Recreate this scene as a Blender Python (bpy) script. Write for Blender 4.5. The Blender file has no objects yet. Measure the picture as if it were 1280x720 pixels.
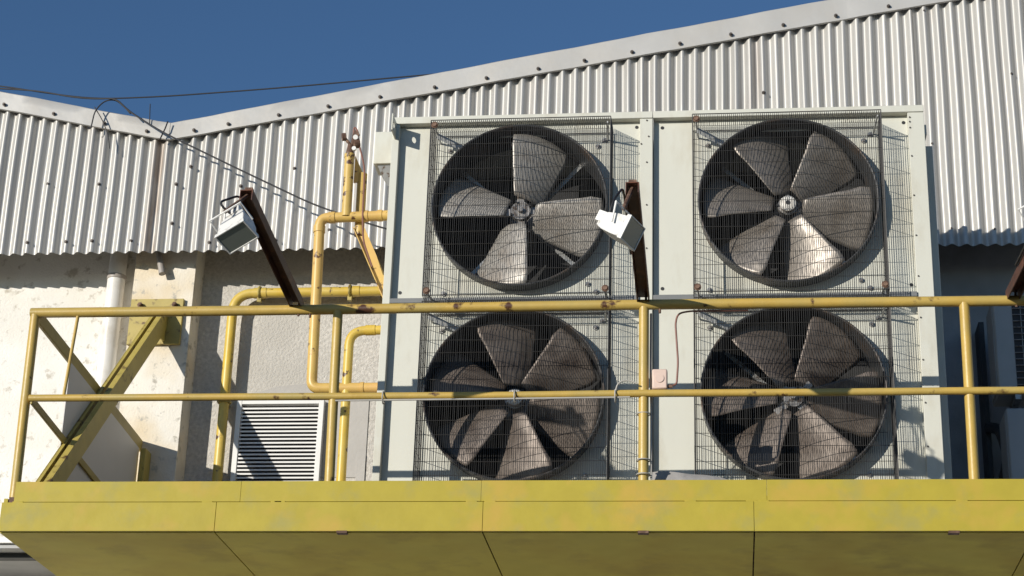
import bpy, math, random
from mathutils import Vector, Matrix
random.seed(11)
PI = math.pi
sc = bpy.context.scene
COL = sc.collection

# ------------------------------------------------------------------ camera
cam = bpy.data.cameras.new('camera')
cam.sensor_width = 36.0
cam.lens = 36.0 * 2415.7 / 1280.0
cam.clip_start = 0.1
cam.clip_end = 2000
camo = bpy.data.objects.new('camera', cam)
COL.objects.link(camo)
RT = (0.99384797, 0.10682036, 0.02925092)
UP = (0.01387235, -0.38209408, 0.92401930)
FW = (-0.10988067, 0.91792893, 0.38122528)
camo.matrix_world = Matrix(((RT[0], UP[0], -FW[0], 0.0), (RT[1], UP[1], -FW[1], -9.85208),
                            (RT[2], UP[2], -FW[2], 1.6), (0, 0, 0, 1)))
sc.camera = camo

# ------------------------------------------------------------------ light
SUN = Vector((-0.78, -1.0, 0.275)).normalized()          # towards the sun
elev = math.asin(SUN.z)
rot = math.atan2(SUN.x, SUN.y) % (2 * PI)
world = bpy.data.worlds.new("World")
sc.world = world
world.use_nodes = True
wn = world.node_tree
sky = wn.nodes.new('ShaderNodeTexSky')
sky.sky_type = 'NISHITA'
sky.sun_disc = False
sky.sun_elevation = elev
sky.sun_rotation = rot
sky.altitude = 600
sky.air_density = 1.0
sky.dust_density = 0.1
sky.ozone_density = 4.4
bg = wn.nodes['Background']
wn.links.new(sky.outputs[0], bg.inputs[0])
bg.inputs[1].default_value = 0.11
sl = bpy.data.lights.new('sun', 'SUN')
sl.energy = 4.6
sl.angle = math.radians(0.5)
sl.color = (1.0, 0.945, 0.85)
slo = bpy.data.objects.new('sun', sl)
COL.objects.link(slo)
slo.rotation_euler = SUN.to_track_quat('Z', 'Y').to_euler()
slo.location = (-20, -30, 20)
sc.view_settings.view_transform = 'Standard'
sc.view_settings.look = 'None'
sc.view_settings.gamma = 1.0
sc.view_settings.use_curve_mapping = False
sc.view_settings.exposure = 0.0

# ------------------------------------------------------------------ materials
def mat(name, c, rough=0.55, metal=0.0, var=0.12, scale=6.0, c2=None, c2_amt=0.0, c2_scale=9.0, c2_soft=0.06,
        bump=0.0, bump_scale=60.0, stretch=None, spec=0.5, rvar=0.1, c3=None, c3_amt=0.0, c3_scale=2.0, c3_soft=0.15):
    m = bpy.data.materials.new(name)
    m.use_nodes = True
    nt = m.node_tree
    N, L = nt.nodes, nt.links
    b = N['Principled BSDF']
    b.inputs['Roughness'].default_value = rough
    b.inputs['Metallic'].default_value = metal
    b.inputs['Specular IOR Level'].default_value = spec
    tc = N.new('ShaderNodeTexCoord')
    vec = tc.outputs['Object']
    if stretch:
        mp = N.new('ShaderNodeMapping')
        mp.inputs['Scale'].default_value = stretch
        L.new(vec, mp.inputs['Vector'])
        vec = mp.outputs['Vector']
    def noise(s, det=5.0, v=None):
        n = N.new('ShaderNodeTexNoise')
        n.inputs['Scale'].default_value = s
        n.inputs['Detail'].default_value = det
        n.inputs['Roughness'].default_value = 0.6
        L.new(v if v is not None else vec, n.inputs['Vector'])
        return n.outputs['Fac']
    def mix(fac, a, bcol):
        x = N.new('ShaderNodeMix')
        x.data_type = 'RGBA'
        L.new(fac, x.inputs['Factor'])
        for s, v in ((6, a), (7, bcol)):
            if isinstance(v, tuple):
                x.inputs[s].default_value = (*v, 1)
            else:
                L.new(v, x.inputs[s])
        return x.outputs[2]
    def mask(fac, amt, soft):
        # amt = share covered (0..1) approx., noise is centred on .5
        t = 0.5 + (0.5 - amt) * 0.30
        r = N.new('ShaderNodeMapRange')
        r.inputs[1].default_value = t - soft
        r.inputs[2].default_value = t + soft
        L.new(fac, r.inputs[0])
        return r.outputs[0]
    lo = tuple(max(0.0, x * (1 - var)) for x in c)
    hi = tuple(min(1.0, x * (1 + var)) for x in c)
    r0 = N.new('ShaderNodeMapRange')
    r0.inputs[1].default_value = 0.3
    r0.inputs[2].default_value = 0.7
    L.new(noise(scale), r0.inputs[0])
    colr = mix(r0.outputs[0], lo, hi)
    if c3 and c3_amt > 0:
        colr = mix(mask(noise(c3_scale, 3.0), c3_amt, c3_soft), colr, c3)
    if c2 and c2_amt > 0:
        colr = mix(mask(noise(c2_scale, 6.0), c2_amt, c2_soft), colr, c2)
    L.new(colr, b.inputs['Base Color'])
    rr = N.new('ShaderNodeMapRange')
    rr.inputs[3].default_value = max(0.02, rough - rvar)
    rr.inputs[4].default_value = min(1.0, rough + rvar)
    L.new(noise(scale * 2.3), rr.inputs[0])
    L.new(rr.outputs[0], b.inputs['Roughness'])
    if bump > 0:
        bp = N.new('ShaderNodeBump')
        bp.inputs['Strength'].default_value = 1.0
        bp.inputs['Distance'].default_value = bump
        L.new(noise(bump_scale, 4.0), bp.inputs['Height'])
        L.new(bp.outputs[0], b.inputs['Normal'])
    return m

RUST = (0.075, 0.030, 0.014)
M = {}
M['rail'] = mat('yellow_rail_paint', (0.50, 0.335, 0.075), 0.42, var=0.10, scale=9, c2=RUST, c2_amt=0.02, c2_scale=7, c2_soft=0.03,
                c3=(0.42, 0.32, 0.10), c3_amt=0.35, c3_scale=3, bump=0.0008, bump_scale=90)
M['fascia'] = mat('yellow_fascia_paint', (0.405, 0.325, 0.040), 0.55, spec=0.25, var=0.07, scale=5, c3=(0.47, 0.325, 0.055), c3_amt=0.22,
                  c3_scale=3.2, c3_soft=0.08, c2=(0.34, 0.295, 0.08), c2_amt=0.14, c2_scale=4, c2_soft=0.10, bump=0.0012, bump_scale=14)
M['soffit'] = mat('yellow_soffit_paint', (0.64, 0.54, 0.11), 0.7, spec=0.2, var=0.08, scale=2.2, c3=(0.54, 0.40, 0.08), c3_amt=0.15,
                  c3_scale=1.3, c2=(0.42, 0.32, 0.08), c2_amt=0.08, c2_scale=2.0, c2_soft=0.12, bump=0.003, bump_scale=3)
M['pipe'] = mat('yellow_pipe_paint', (0.62, 0.42, 0.115), 0.38, var=0.10, scale=10, c2=(0.10, 0.045, 0.02), c2_amt=0.05,
                c2_scale=17, c2_soft=0.03, c3=(0.63, 0.39, 0.13), c3_amt=0.3, c3_scale=4)
M['pipe_spotty'] = mat('spotted_yellow_pipe_paint', (0.58, 0.40, 0.115), 0.42, var=0.10, scale=10, c2=(0.085, 0.04, 0.022), c2_amt=0.22,
                c2_scale=13, c2_soft=0.02)
M['pipe_wall'] = mat('bright_yellow_pipe_paint', (0.62, 0.42, 0.055), 0.38, var=0.10, scale=10, c2=(0.08, 0.04, 0.02),
                     c2_amt=0.03, c2_scale=15, c2_soft=0.03, c3=(0.60, 0.46, 0.13), c3_amt=0.3, c3_scale=4)
M['brace'] = mat('yellow_brace_paint', (0.46, 0.36, 0.085), 0.5, var=0.12, scale=8, c2=RUST, c2_amt=0.0005, c2_scale=12)
M['railshade'] = mat('shaded_yellow_bar_paint', (0.36, 0.28, 0.075), 0.55, var=0.12, scale=8)  # rail yellow darkened for the shade on the end bars
M['plate'] = mat('yellow_plate_paint', (0.42, 0.33, 0.09), 0.55, var=0.12, scale=10, c2=RUST, c2_amt=0.10, c2_scale=14)
M['cream'] = mat('cream_unit_paint', (0.595, 0.59, 0.515), 0.45, var=0.03, scale=3, c2=(0.50, 0.47, 0.38), c2_amt=0.10, c2_scale=5,
                 c2_soft=0.12, stretch=(1, 1, 0.35), bump=0.0008, bump_scale=4)
M['galv'] = mat('galvanised_panel', (0.56, 0.56, 0.54), 0.5, metal=0.15, var=0.06, scale=6, bump=0.0006, bump_scale=6)
M['collar'] = mat('collar_steel', (0.075, 0.076, 0.078), 0.5, metal=0.3, var=0.15, scale=6, c2=(0.12, 0.09, 0.07), c2_amt=0.2, c2_scale=7)
M['ledge'] = mat('shade_grey_ledge', (0.17, 0.175, 0.175), 0.5, var=0.1)  # dark grey paints in the shaded underside of the step
M['wire'] = mat('guard_wire', (0.06, 0.058, 0.056), 0.5, metal=0.3, var=0.2, scale=4)
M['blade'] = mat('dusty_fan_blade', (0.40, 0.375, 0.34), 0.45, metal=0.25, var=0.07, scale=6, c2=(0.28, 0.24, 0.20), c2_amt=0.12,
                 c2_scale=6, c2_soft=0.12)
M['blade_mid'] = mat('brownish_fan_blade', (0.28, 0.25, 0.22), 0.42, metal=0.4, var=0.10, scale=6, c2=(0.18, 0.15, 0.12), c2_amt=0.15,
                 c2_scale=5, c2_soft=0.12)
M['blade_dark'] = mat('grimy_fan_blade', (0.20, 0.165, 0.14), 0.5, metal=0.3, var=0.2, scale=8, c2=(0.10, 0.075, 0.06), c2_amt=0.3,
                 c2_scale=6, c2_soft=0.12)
M['hub'] = mat('fan_hub_steel', (0.33, 0.31, 0.29), 0.42, metal=0.5, var=0.2, scale=20, c2=(0.10, 0.07, 0.05), c2_amt=0.25, c2_scale=24)
M['coil'] = mat('dark_coil_fins', (0.018, 0.018, 0.019), 0.7, var=0.3, scale=30, stretch=(8, 1, 0.6))
M['black'] = mat('black_plastic', (0.02, 0.02, 0.021), 0.5, var=0.1)
M['brown'] = mat('red_brown_arm_paint', (0.075, 0.028, 0.018), 0.6, var=0.2, scale=8, c2=(0.16, 0.055, 0.025), c2_amt=0.15, c2_scale=11,
                 c2_soft=0.08)
M['lampbody'] = mat('white_lamp_body', (0.70, 0.69, 0.66), 0.45, var=0.05, c2=(0.42, 0.40, 0.36), c2_amt=0.12, c2_scale=16)
M['steel'] = mat('grey_steel', (0.36, 0.36, 0.35), 0.42, metal=0.7, var=0.15, scale=20, c2=(0.12, 0.07, 0.04), c2_amt=0.15, c2_scale=30)
M['rusty'] = mat('rusty_steel', (0.10, 0.052, 0.033), 0.75, var=0.3, scale=20, c2=(0.20, 0.12, 0.08), c2_amt=0.3, c2_scale=22)
M['screw'] = mat('dull_screw', (0.10, 0.085, 0.075), 0.5, metal=0.5, var=0.2)
M['pink'] = mat('pale_pink_plastic', (0.66, 0.50, 0.42), 0.5, var=0.04)
M['cablebrown'] = mat('red_brown_cable', (0.22, 0.10, 0.075), 0.55)
M['cable'] = mat('black_cable', (0.022, 0.022, 0.025), 0.6)
M['pvc'] = mat('white_pvc', (0.72, 0.70, 0.66), 0.4, var=0.05, c2=(0.55, 0.50, 0.42), c2_amt=0.15, c2_scale=5, c2_soft=0.12)
M['conduit'] = mat('grey_conduit', (0.42, 0.40, 0.36), 0.5, var=0.1)
M['greypvc'] = mat('grey_pvc', (0.33, 0.30, 0.27), 0.5, var=0.12)
M['tarp'] = mat('grey_tarpaulin', (0.30, 0.285, 0.27), 0.8, var=0.15, scale=12, bump=0.003, bump_scale=30)
M['flash'] = mat('flashing_zinc', (0.50, 0.485, 0.455), 0.42, metal=0.2, var=0.05, scale=2.0, c2=(0.50, 0.47, 0.42), c2_amt=0.15,
                 c2_scale=2.5, c2_soft=0.15, bump=0.006, bump_scale=2.4)
M['louver'] = mat('white_louvre_paint', (0.74, 0.73, 0.70), 0.45, var=0.04)
M['dark'] = mat('dark_gap_backing', (0.035, 0.036, 0.04), 0.8)  # flat dark sheets stand in for the shade inside openings
M['acwhite'] = mat('shaded_casing', (0.36, 0.37, 0.37), 0.5, var=0.06)  # casing tone darkened to carry the shade of the right bay
M['ground'] = mat('concrete_yard', (0.12, 0.118, 0.112), 0.85, var=0.15, scale=0.6, bump=0.004, bump_scale=20)
M['roof'] = mat('roof_sheet', (0.50, 0.51, 0.52), 0.5, metal=0.4, var=0.1, scale=1.0)
M['sheetpanel'] = mat('grey_white_sheet', (0.60, 0.585, 0.56), 0.5, var=0.04, scale=2)
M['canopy'] = mat('weathered_canopy', (0.42, 0.42, 0.42), 0.7, var=0.1)

# glass of the floodlights
g = bpy.data.materials.new('lamp_glass'); g.use_nodes = True
gb = g.node_tree.nodes['Principled BSDF']
gb.inputs['Base Color'].default_value = (0.20, 0.22, 0.19, 1)
gb.inputs['Roughness'].default_value = 0.18
gb.inputs['Metallic'].default_value = 0.1
M['glass'] = g

def wall_mat(name, base, patch, patch_amt, grain, stain=None, stain_amt=0.0, chip=None, chip_amt=0.0, bump=0.004, bscale=70):
    return mat(name, base, 0.85, var=grain, scale=38 if grain > .1 else 3.0, c3=patch, c3_amt=patch_amt, c3_scale=1.6, c3_soft=0.12,
               c2=chip, c2_amt=chip_amt, c2_scale=13, c2_soft=0.05, bump=bump, bump_scale=bscale, spec=0.2)
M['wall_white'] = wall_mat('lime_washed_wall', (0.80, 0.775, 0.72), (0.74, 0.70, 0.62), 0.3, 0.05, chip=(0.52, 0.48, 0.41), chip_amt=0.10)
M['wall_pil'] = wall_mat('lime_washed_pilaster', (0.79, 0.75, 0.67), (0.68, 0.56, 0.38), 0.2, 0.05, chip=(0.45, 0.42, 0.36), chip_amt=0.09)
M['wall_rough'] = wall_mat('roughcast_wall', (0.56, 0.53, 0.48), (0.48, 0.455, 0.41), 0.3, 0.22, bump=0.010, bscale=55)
M['wall_grey'] = wall_mat('shade_grey_render_wall', (0.42, 0.43, 0.44), (0.26, 0.26, 0.255), 0.3, 0.05, bump=0.003, bscale=25)  # smooth wall, its grey deepened for the shade of the right bay
M['wall_patch'] = wall_mat('cement_patch', (0.47, 0.45, 0.42), (0.42, 0.40, 0.37), 0.3, 0.04, bump=0.003, bscale=25)

# corrugated sheet: zinc with a rust streak along the valley joint and faint dirt runs
def corr_mat():
    m = mat('corrugated_zinc', (0.50, 0.485, 0.455), 0.42, metal=0.28, var=0.05, scale=3.0, c2=(0.40, 0.37, 0.34), c2_amt=0.05, c2_scale=5,
            stretch=(1, 1, 0.12), rvar=0.06)
    N, L = m.node_tree.nodes, m.node_tree.links
    b = N['Principled BSDF']
    src = b.inputs['Base Color'].links[0].from_socket
    tc = N.new('ShaderNodeTexCoord')
    sp = N.new('ShaderNodeSeparateXYZ')
    L.new(tc.outputs['Object'], sp.inputs[0])
    def ramp(a0, a1, out0, out1, s):
        r = N.new('ShaderNodeMapRange')
        for i, v in ((1, a0), (2, a1), (3, out0), (4, out1)):
            r.inputs[i].default_value = v
        L.new(s, r.inputs[0]); return r.outputs[0]
    def math_(op, a, bb):
        x = N.new('ShaderNodeMath'); x.operation = op
        for i, v in ((0, a), (1, bb)):
            if isinstance(v, (int, float)): x.inputs[i].default_value = v
            else: L.new(v, x.inputs[i])
        return x.outputs[0]
    d = math_('ABSOLUTE', math_('ADD', sp.outputs[0], 2.42), 0)
    band = ramp(0.0, 0.075, 0.85, 0.0, d)
    n = N.new('ShaderNodeTexNoise'); n.inputs['Scale'].default_value = 5
    mp = N.new('ShaderNodeMapping'); mp.inputs['Scale'].default_value = (6, 1, 1)
    L.new(tc.outputs['Object'], mp.inputs[0]); L.new(mp.outputs[0], n.inputs['Vector'])
    f = math_('MULTIPLY', band, ramp(0.30, 0.56, 0.25, 1.0, n.outputs['Fac']))
    x = N.new('ShaderNodeMix'); x.data_type = 'RGBA'
    L.new(f, x.inputs['Factor']); L.new(src, x.inputs[6]); x.inputs[7].default_value = (0.27, 0.20, 0.145, 1)
    oi = N.new('ShaderNodeObjectInfo')
    hs = N.new('ShaderNodeHueSaturation')
    L.new(ramp(0, 1, 0.93, 1.06, oi.outputs['Random']), hs.inputs['Value'])
    L.new(x.outputs[2], hs.inputs['Color'])
    L.new(hs.outputs[0], b.inputs['Base Color'])
    return m
M['corr'] = corr_mat()

# ------------------------------------------------------------------ mesh helpers
class MB:
    def __init__(self):
        self.v, self.f = [], []
    def add(self, vs, fs):
        k = len(self.v)
        self.v += [tuple(p) for p in vs]
        self.f += [tuple(i + k for i in q) for q in fs]
        return self
    def box(self, x0, x1, y0, y1, z0, z1):
        vs = [(x, y, z) for z in (z0, z1) for y in (y0, y1) for x in (x0, x1)]
        return self.add(vs, [(0, 2, 3, 1), (4, 5, 7, 6), (0, 1, 5, 4), (2, 6, 7, 3), (0, 4, 6, 2), (1, 3, 7, 5)])
    def obox(self, c, ax, ay, az):
        c, ax, ay, az = Vector(c), Vector(ax), Vector(ay), Vector(az)
        vs = [c + ax * sx + ay * sy + az * sz for sz in (-1, 1) for sy in (-1, 1) for sx in (-1, 1)]
        fs = [(0, 2, 3, 1), (4, 5, 7, 6), (0, 1, 5, 4), (2, 6, 7, 3), (0, 4, 6, 2), (1, 3, 7, 5)]
        if ax.cross(ay).dot(az) < 0:
            fs = [tuple(reversed(q)) for q in fs]
        return self.add(vs, fs)
    def prism(self, poly, y0, y1):
        # poly: (x, z) counter-clockwise seen from -Y
        n = len(poly)
        vs = [(x, y0, z) for x, z in poly] + [(x, y1, z) for x, z in poly]
        fs = [tuple(range(n)), tuple(reversed(range(n, 2 * n)))]
        fs += [(i, i + n, (i + 1) % n + n, (i + 1) % n) for i in range(n)]
        return self.add(vs, fs)
    def tube(self, pts, r, n=10, caps=True):
        pts = [Vector(p) for p in pts]
        m = len(pts)
        T = []
        for i in range(m):
            a = pts[max(0, i - 1)]; b = pts[min(m - 1, i + 1)]
            T.append((b - a).normalized())
        ref = Vector((0, 0, 1)) if abs(T[0].z) < 0.9 else Vector((1, 0, 0))
        u = T[0].cross(ref).normalized()
        vs = []
        for i in range(m):
            u = (u - T[i] * u.dot(T[i])).normalized()
            w = T[i].cross(u)
            rr = r[i] if isinstance(r, (list, tuple)) else r
            for k in range(n):
                a = 2 * PI * k / n
                vs.append(pts[i] + u * (rr * math.cos(a)) + w * (rr * math.sin(a)))
        fs = []
        for i in range(m - 1):
            for k in range(n):
                k2 = (k + 1) % n
                fs.append((i * n + k, i * n + k2, (i + 1) * n + k2, (i + 1) * n + k))
        if caps:
            fs.append(tuple(reversed(range(n))))
            fs.append(tuple(range((m - 1) * n, m * n)))
        return self.add(vs, fs)
    def disc(self, c, axis, r, h, n=16):
        c, axis = Vector(c), Vector(axis).normalized()
        return self.tube([c - axis * h / 2, c + axis * h / 2], r, n)

def bend(pts, rad, seg=6):
    pts = [Vector(p) for p in pts]
    out = [pts[0]]
    for i in range(1, len(pts) - 1):
        p = pts[i]
        a = (pts[i - 1] - p); b = (pts[i + 1] - p)
        r = min(rad, a.length * 0.49, b.length * 0.49)
        a.normalize(); b.normalize()
        p0, p1 = p + a * r, p + b * r
        for k in range(seg + 1):
            t = k / seg
            out.append(p0 * (1 - t) ** 2 + p * 2 * t * (1 - t) + p1 * t * t)
    out.append(pts[-1])
    return out

def obj(name, mb, m, parent=None, bevel=0.0, smooth=35):
    me = bpy.data.meshes.new(name)
    off = Vector(parent['_w']) if parent is not None else Vector((0, 0, 0))
    me.from_pydata([Vector(p) - off for p in mb.v], [], mb.f)
    me.validate()
    me.materials.append(M[m] if isinstance(m, str) else m)
    if smooth:
        me.shade_smooth()
        me.set_sharp_from_angle(angle=math.radians(smooth))
    o = bpy.data.objects.new(name, me)
    COL.objects.link(o)
    if parent is not None:
        o.parent = parent
    o['_w'] = tuple(off)
    if bevel:
        b = o.modifiers.new('bevel', 'BEVEL')
        b.width = bevel; b.segments = 2; b.limit_method = 'ANGLE'; b.angle_limit = math.radians(40)
    return o

def tag(o, label, cat, group=None):
    o['label'] = label; o['category'] = cat
    if group: o['group'] = group
    return o

def thing(name, label, cat, loc, group=None):
    o = bpy.data.objects.new(name, None)
    o.empty_display_size = 0.1
    COL.objects.link(o)
    o.location = loc
    o['_w'] = tuple(loc)
    return tag(o, label, cat, group)

def struct(name, mb, m):
    o = obj(name, mb, m); o['kind'] = 'structure'; return o

def scatter(name, mesh_mb, m, parent, spots):
    """copies of one small mesh (built round the origin) at world spots"""
    me = bpy.data.meshes.new(name)
    me.from_pydata(mesh_mb.v, [], mesh_mb.f); me.materials.append(M[m])
    me.shade_smooth(); me.set_sharp_from_angle(angle=math.radians(35))
    off = Vector(parent['_w'])
    for p in spots:
        o = bpy.data.objects.new(name, me); COL.objects.link(o); o.parent = parent
        o.location = Vector(p) - off
        o.rotation_euler = (0, random.uniform(0, 1), 0)
        o['_w'] = tuple(p)

# ------------------------------------------------------------------ setting
gnd = MB().add([(-400, -400, 0), (400, -400, 0), (400, 400, 0), (-400, 400, 0)], [(0, 1, 2, 3)])
struct('ground', gnd, 'ground')

# ------------------------------------------------------------------ factory building
YC = 1.93            # middle of the corrugated skin
VX, RX, LX = -3.867, 6.0, -9.0
def z_sheet(x):      # lower edge of the verge flashing
    if x < VX: return 7.634 + (VX - x) * 0.225
    if x < RX: return 7.634 + (x - VX) * 0.1725
    return 7.634 + (RX - VX) * 0.1725 - (x - RX) * 0.1725
def z_lip(x):
    return 6.797 if x < -2 else 6.797 - 0.05 * min(1, (x + 2) / 3.6)
bld = thing('factory_building', 'large building with corrugated metal upper wall and whitewashed masonry below', 'building', (-1.5, 2.25, 0))
# masonry behind
WY = 2.30
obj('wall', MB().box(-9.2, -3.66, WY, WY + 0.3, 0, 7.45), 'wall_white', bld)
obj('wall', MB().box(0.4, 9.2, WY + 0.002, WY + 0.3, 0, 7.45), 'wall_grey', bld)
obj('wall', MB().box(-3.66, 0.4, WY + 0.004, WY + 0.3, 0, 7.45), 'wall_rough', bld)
pil = MB()
zs = [0, 2, 4, 4.6, 5.0, 5.4, 5.8, 6.2, 6.6, 7.0, 7.5]
for i in range(len(zs) - 1):
    pass
def wob(z, s): return 0.006 * math.sin(z * 9 + s) + 0.004 * math.sin(z * 23 + 2 * s)
fz = [k * 0.12 for k in range(0, 62)]
vs = []
for z in fz:
    for (x, y) in ((-4.065, WY + 0.01), (-4.065, 2.11), (-3.635, 2.11), (-3.630, WY + 0.01)):
        e = wob(z, x)
        vs.append((x + (e if y < 2.1 else 0), y + 0.3 * e, z))
fs = []
for i in range(len(fz) - 1):
    for k in range(3):
        fs.append((i * 4 + k, i * 4 + k + 1, i * 4 + 4 + k + 1, i * 4 + 4 + k))
obj('pilaster', MB().add(vs, fs), 'wall_pil', bld, smooth=30)
# smooth cement patch with an arched top above the louvre
pp = [(-3.33, 5.30), (-2.40, 5.30), (-2.40, 5.86)]
for k in range(11):
    t = k / 10
    pp.append((-2.46 - t * 0.84, 5.88 + 0.09 * math.sin(PI * (0.25 + 0.75 * t)) + 0.006 * math.sin(k * 2.1)))
pp.append((-3.33, 5.86))
obj('cement_patch', MB().prism(pp, WY - 0.003, WY + 0.02), 'wall_patch', bld, smooth=0)
# thin cement rim left on the wall by the pipe trench
obj('cement_strip', MB().box(-2.46, -2.40, WY - 0.006, WY + 0.02, 4.9, 5.45), 'wall_patch', bld)

PITCH = 0.092
def corr(x0, x1, ydist, amp=0.0195, seed=0):
    rnd = random.Random(seed)
    n = int((x1 - x0) / PITCH * 14)
    rows = 14
    mb = MB(); vs = []
    ph = {}
    for i in range(n + 1):
        x = x0 + (x1 - x0) * i / n
        w = int(x / PITCH)
        if w not in ph: ph[w] = (rnd.uniform(-.0015, .0015), rnd.uniform(0.93, 1.07))
        zb, zt = z_lip(x), z_sheet(x) + 0.03
        for j in range(rows + 1):
            t = j / rows
            z = zb + (zt - zb) * t
            c = math.cos(2 * PI * x / PITCH)
            c = c * (1.12 - 0.12 * c * c)
            y = YC + ydist - amp * ph[w][1] * c + ph[w][0]
            y += 0.0035 * math.sin(x * 3.1 + z * 1.7) + 0.002 * math.sin(x * 8.7 - z * 3.3 + seed)
            vs.append((x + 0.0022 * math.sin(z * 4 + x * 5), y, z))
    R = rows + 1
    fs = [(i * R + j, (i + 1) * R + j, (i + 1) * R + j + 1, i * R + j + 1) for i in range(n) for j in range(rows)]
    return mb.add(vs, fs)
def dent(mb, spots):
    vs = []
    for (x, y, z) in mb.v:
        for (dx, dz, rx, rz, a) in spots:
            q = ((x - dx) / rx) ** 2 + ((z - dz) / rz) ** 2
            if q < 4: y += a * math.exp(-q)
        vs.append((x, y, z))
    mb.v = vs
    return mb
def lay_sheets(xa, xb, base, dents=None, seed=0):
    x, k = xa, 0
    W9 = PITCH * 9
    while x < xb - .02:
        x1 = min(xb, x + W9)
        sm = corr(x - PITCH * .55 if k else x, x1, base - (.0035 if k % 2 else 0.0), seed=seed + k)
        if dents: dent(sm, dents)
        obj('corrugated_sheet', sm, 'corr', bld, smooth=60)
        x, k = x1, k + 1
lay_sheets(-8.9, -3.862, 0.003, seed=1)
lay_sheets(-3.900, 1.36, -0.001, [(0.02, 7.70, .05, .05, .014), (-0.12, 7.66, .06, .04, .014), (-0.28, 7.62, .05, .04, .014), (-0.38, 7.60, .05, .04, .010)], seed=20)
lay_sheets(1.30, 8.9, -0.008, seed=40)

# verge flashings, bent over the top of the sheets
def flashing(xa, xb, h0, h1, seed):
    rnd = random.Random(seed)
    n = max(8, int(abs(xb - xa) / 0.10))
    prof = []
    vs = []
    for i in range(n + 1):
        t = i / n
        x = xa + (xb - xa) * t
        h = h0 + (h1 - h0) * t
        zb = z_sheet(x)
        w = 0.003 * math.sin(x * 7 + seed) + 0.002 * math.sin(x * 17)
        yf = YC - 0.037 + w
        for (y, z) in ((yf + 0.010, zb - 0.004), (yf - 0.004, zb), (yf, zb + h * 0.5), (yf + 0.004, zb + h - 0.008), (yf + 0.012, zb + h),
                       (yf + 0.16, zb + h + 0.012), (yf + 0.17, zb + h - 0.02)):
            vs.append((x, y + rnd.uniform(-.0008, .0008), z))
    R = 7
    fs = [(i * R + j, (i + 1) * R + j, (i + 1) * R + j + 1, i * R + j + 1) for i in range(n) for j in range(R - 1)]
    return MB().add(vs, fs)
obj('roof_flashing', flashing(LX, VX + 0.012, 0.152, 0.138, 1), 'flash', bld, smooth=40)
obj('roof_flashing', flashing(VX - 0.0, 0.9, 0.138, 0.186, 2), 'flash', bld, smooth=40)
obj('roof_flashing', flashing(0.86, RX, 0.186, 0.19, 3), 'flash', bld, smooth=40)
obj('roof_flashing', flashing(RX, 9.0, 0.19, 0.19, 4), 'flash', bld, smooth=40)
# roof planes running back
rf = MB()
pts = [(-9.0, z_sheet(-9.0)), (VX, z_sheet(VX)), (RX, z_sheet(RX)), (9.0, z_sheet(9.0))]
for (a, b_) in zip(pts[:-1], pts[1:]):
    rf.add([(a[0], 1.96, a[1] + .10), (b_[0], 1.96, b_[1] + .10), (b_[0], 14, b_[1] + .10), (a[0], 14, a[1] + .10)], [(0, 1, 2, 3)])
obj('roof', rf, 'roof', bld)
obj('side_wall', MB().box(-9.2, -9.0, 2.56, 14, 0, 8.6), 'wall_white', bld)
obj('side_wall', MB().box(9.0, 9.2, 2.56, 14, 0, 8.6), 'wall_white', bld)
obj('rear_wall', MB().box(-9.0, 9.0, 14, 14.2, 0, 7.5), 'wall_white', bld)
# screws of the sheets and the flashing (with a washer)
scr = MB().disc((0, -0.004, 0), (0, 1, 0), 0.013, 0.008, 10).disc((0, -0.012, 0), (0, 1, 0), 0.0075, 0.014, 6)
sp = []
for x in (-5.083, -4.708, -4.33, -4.016, -3.676, -3.435, -3.081, -2.734, -2.371, -1.99, -1.63, -1.27, -0.95, -0.621, -0.29, 0.06, 0.42, 0.78, 1.14):
    sp.append((x, YC - 0.044, z_sheet(x) + 0.035))
def crest(x): return round(x / PITCH) * PITCH
for x, z in ((-4.809, 6.875), (-4.524, 6.876), (-4.332, 6.879), (-4.049, 6.874), (-4.325, 7.31), (-3.816, 7.299), (-3.716, 7.432), (-3.815, 7.001),
             (-3.266, 7.274), (-3.531, 6.852), (-2.651, 6.93), (-3.05, 6.86), (1.949, 7.994), (1.35, 7.481), (1.40, 8.50), (1.72, 6.85),
             (1.50, 6.86), (-0.25, 7.22), (-2.9, 7.40), (-4.7, 7.32), (0.30, 7.9), (-1.2, 7.6)):
    sp.append((crest(x), YC - 0.016, z))
scatter('screw', scr, 'screw', bld, sp)
# louvred vent
lx0, lx1, lz0, lz1 = -3.295, -2.695, 5.00, 5.83
lv = obj('louvred_vent', MB().box(lx0 + .01, lx1 - .01, WY - 0.012, WY + 0.02, lz0, lz1), 'dark', bld)  # dark sheet in place of the unlit gap behind the slats
fr = MB()
fr.box(lx0, lx0 + .035, WY - .062, WY + .01, lz0, lz1).box(lx1 - .035, lx1, WY - .062, WY + .01, lz0, lz1)
fr.box(lx0 + .035, lx1 - .035, WY - .060, WY + .01, lz1 - .03, lz1).box(lx0 + .035, lx1 - .035, WY - .060, WY + .01, lz0, lz0 + .03)
obj('frame', fr, 'louver', lv, bevel=.002)
slt = MB()
z = lz0 + 0.045
while z < lz1 - 0.035:
    c = Vector(((lx0 + lx1) / 2, WY - .036, z))
    a = math.radians(12)
    slt.obox(c, ((lx1 - lx0) / 2 - .036, 0, 0), Vector((0, -math.cos(a), -math.sin(a))) * 0.016, Vector((0, math.sin(a), -math.cos(a))) * 0.0015)
    slt.obox(c + Vector((0, -.0172, -.0042)), ((lx1 - lx0) / 2 - .036, 0, 0), (0, .0015, 0), (0, 0, .0058))
    z += 0.027
obj('slat_panel', slt, 'louver', lv, smooth=0)

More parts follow.
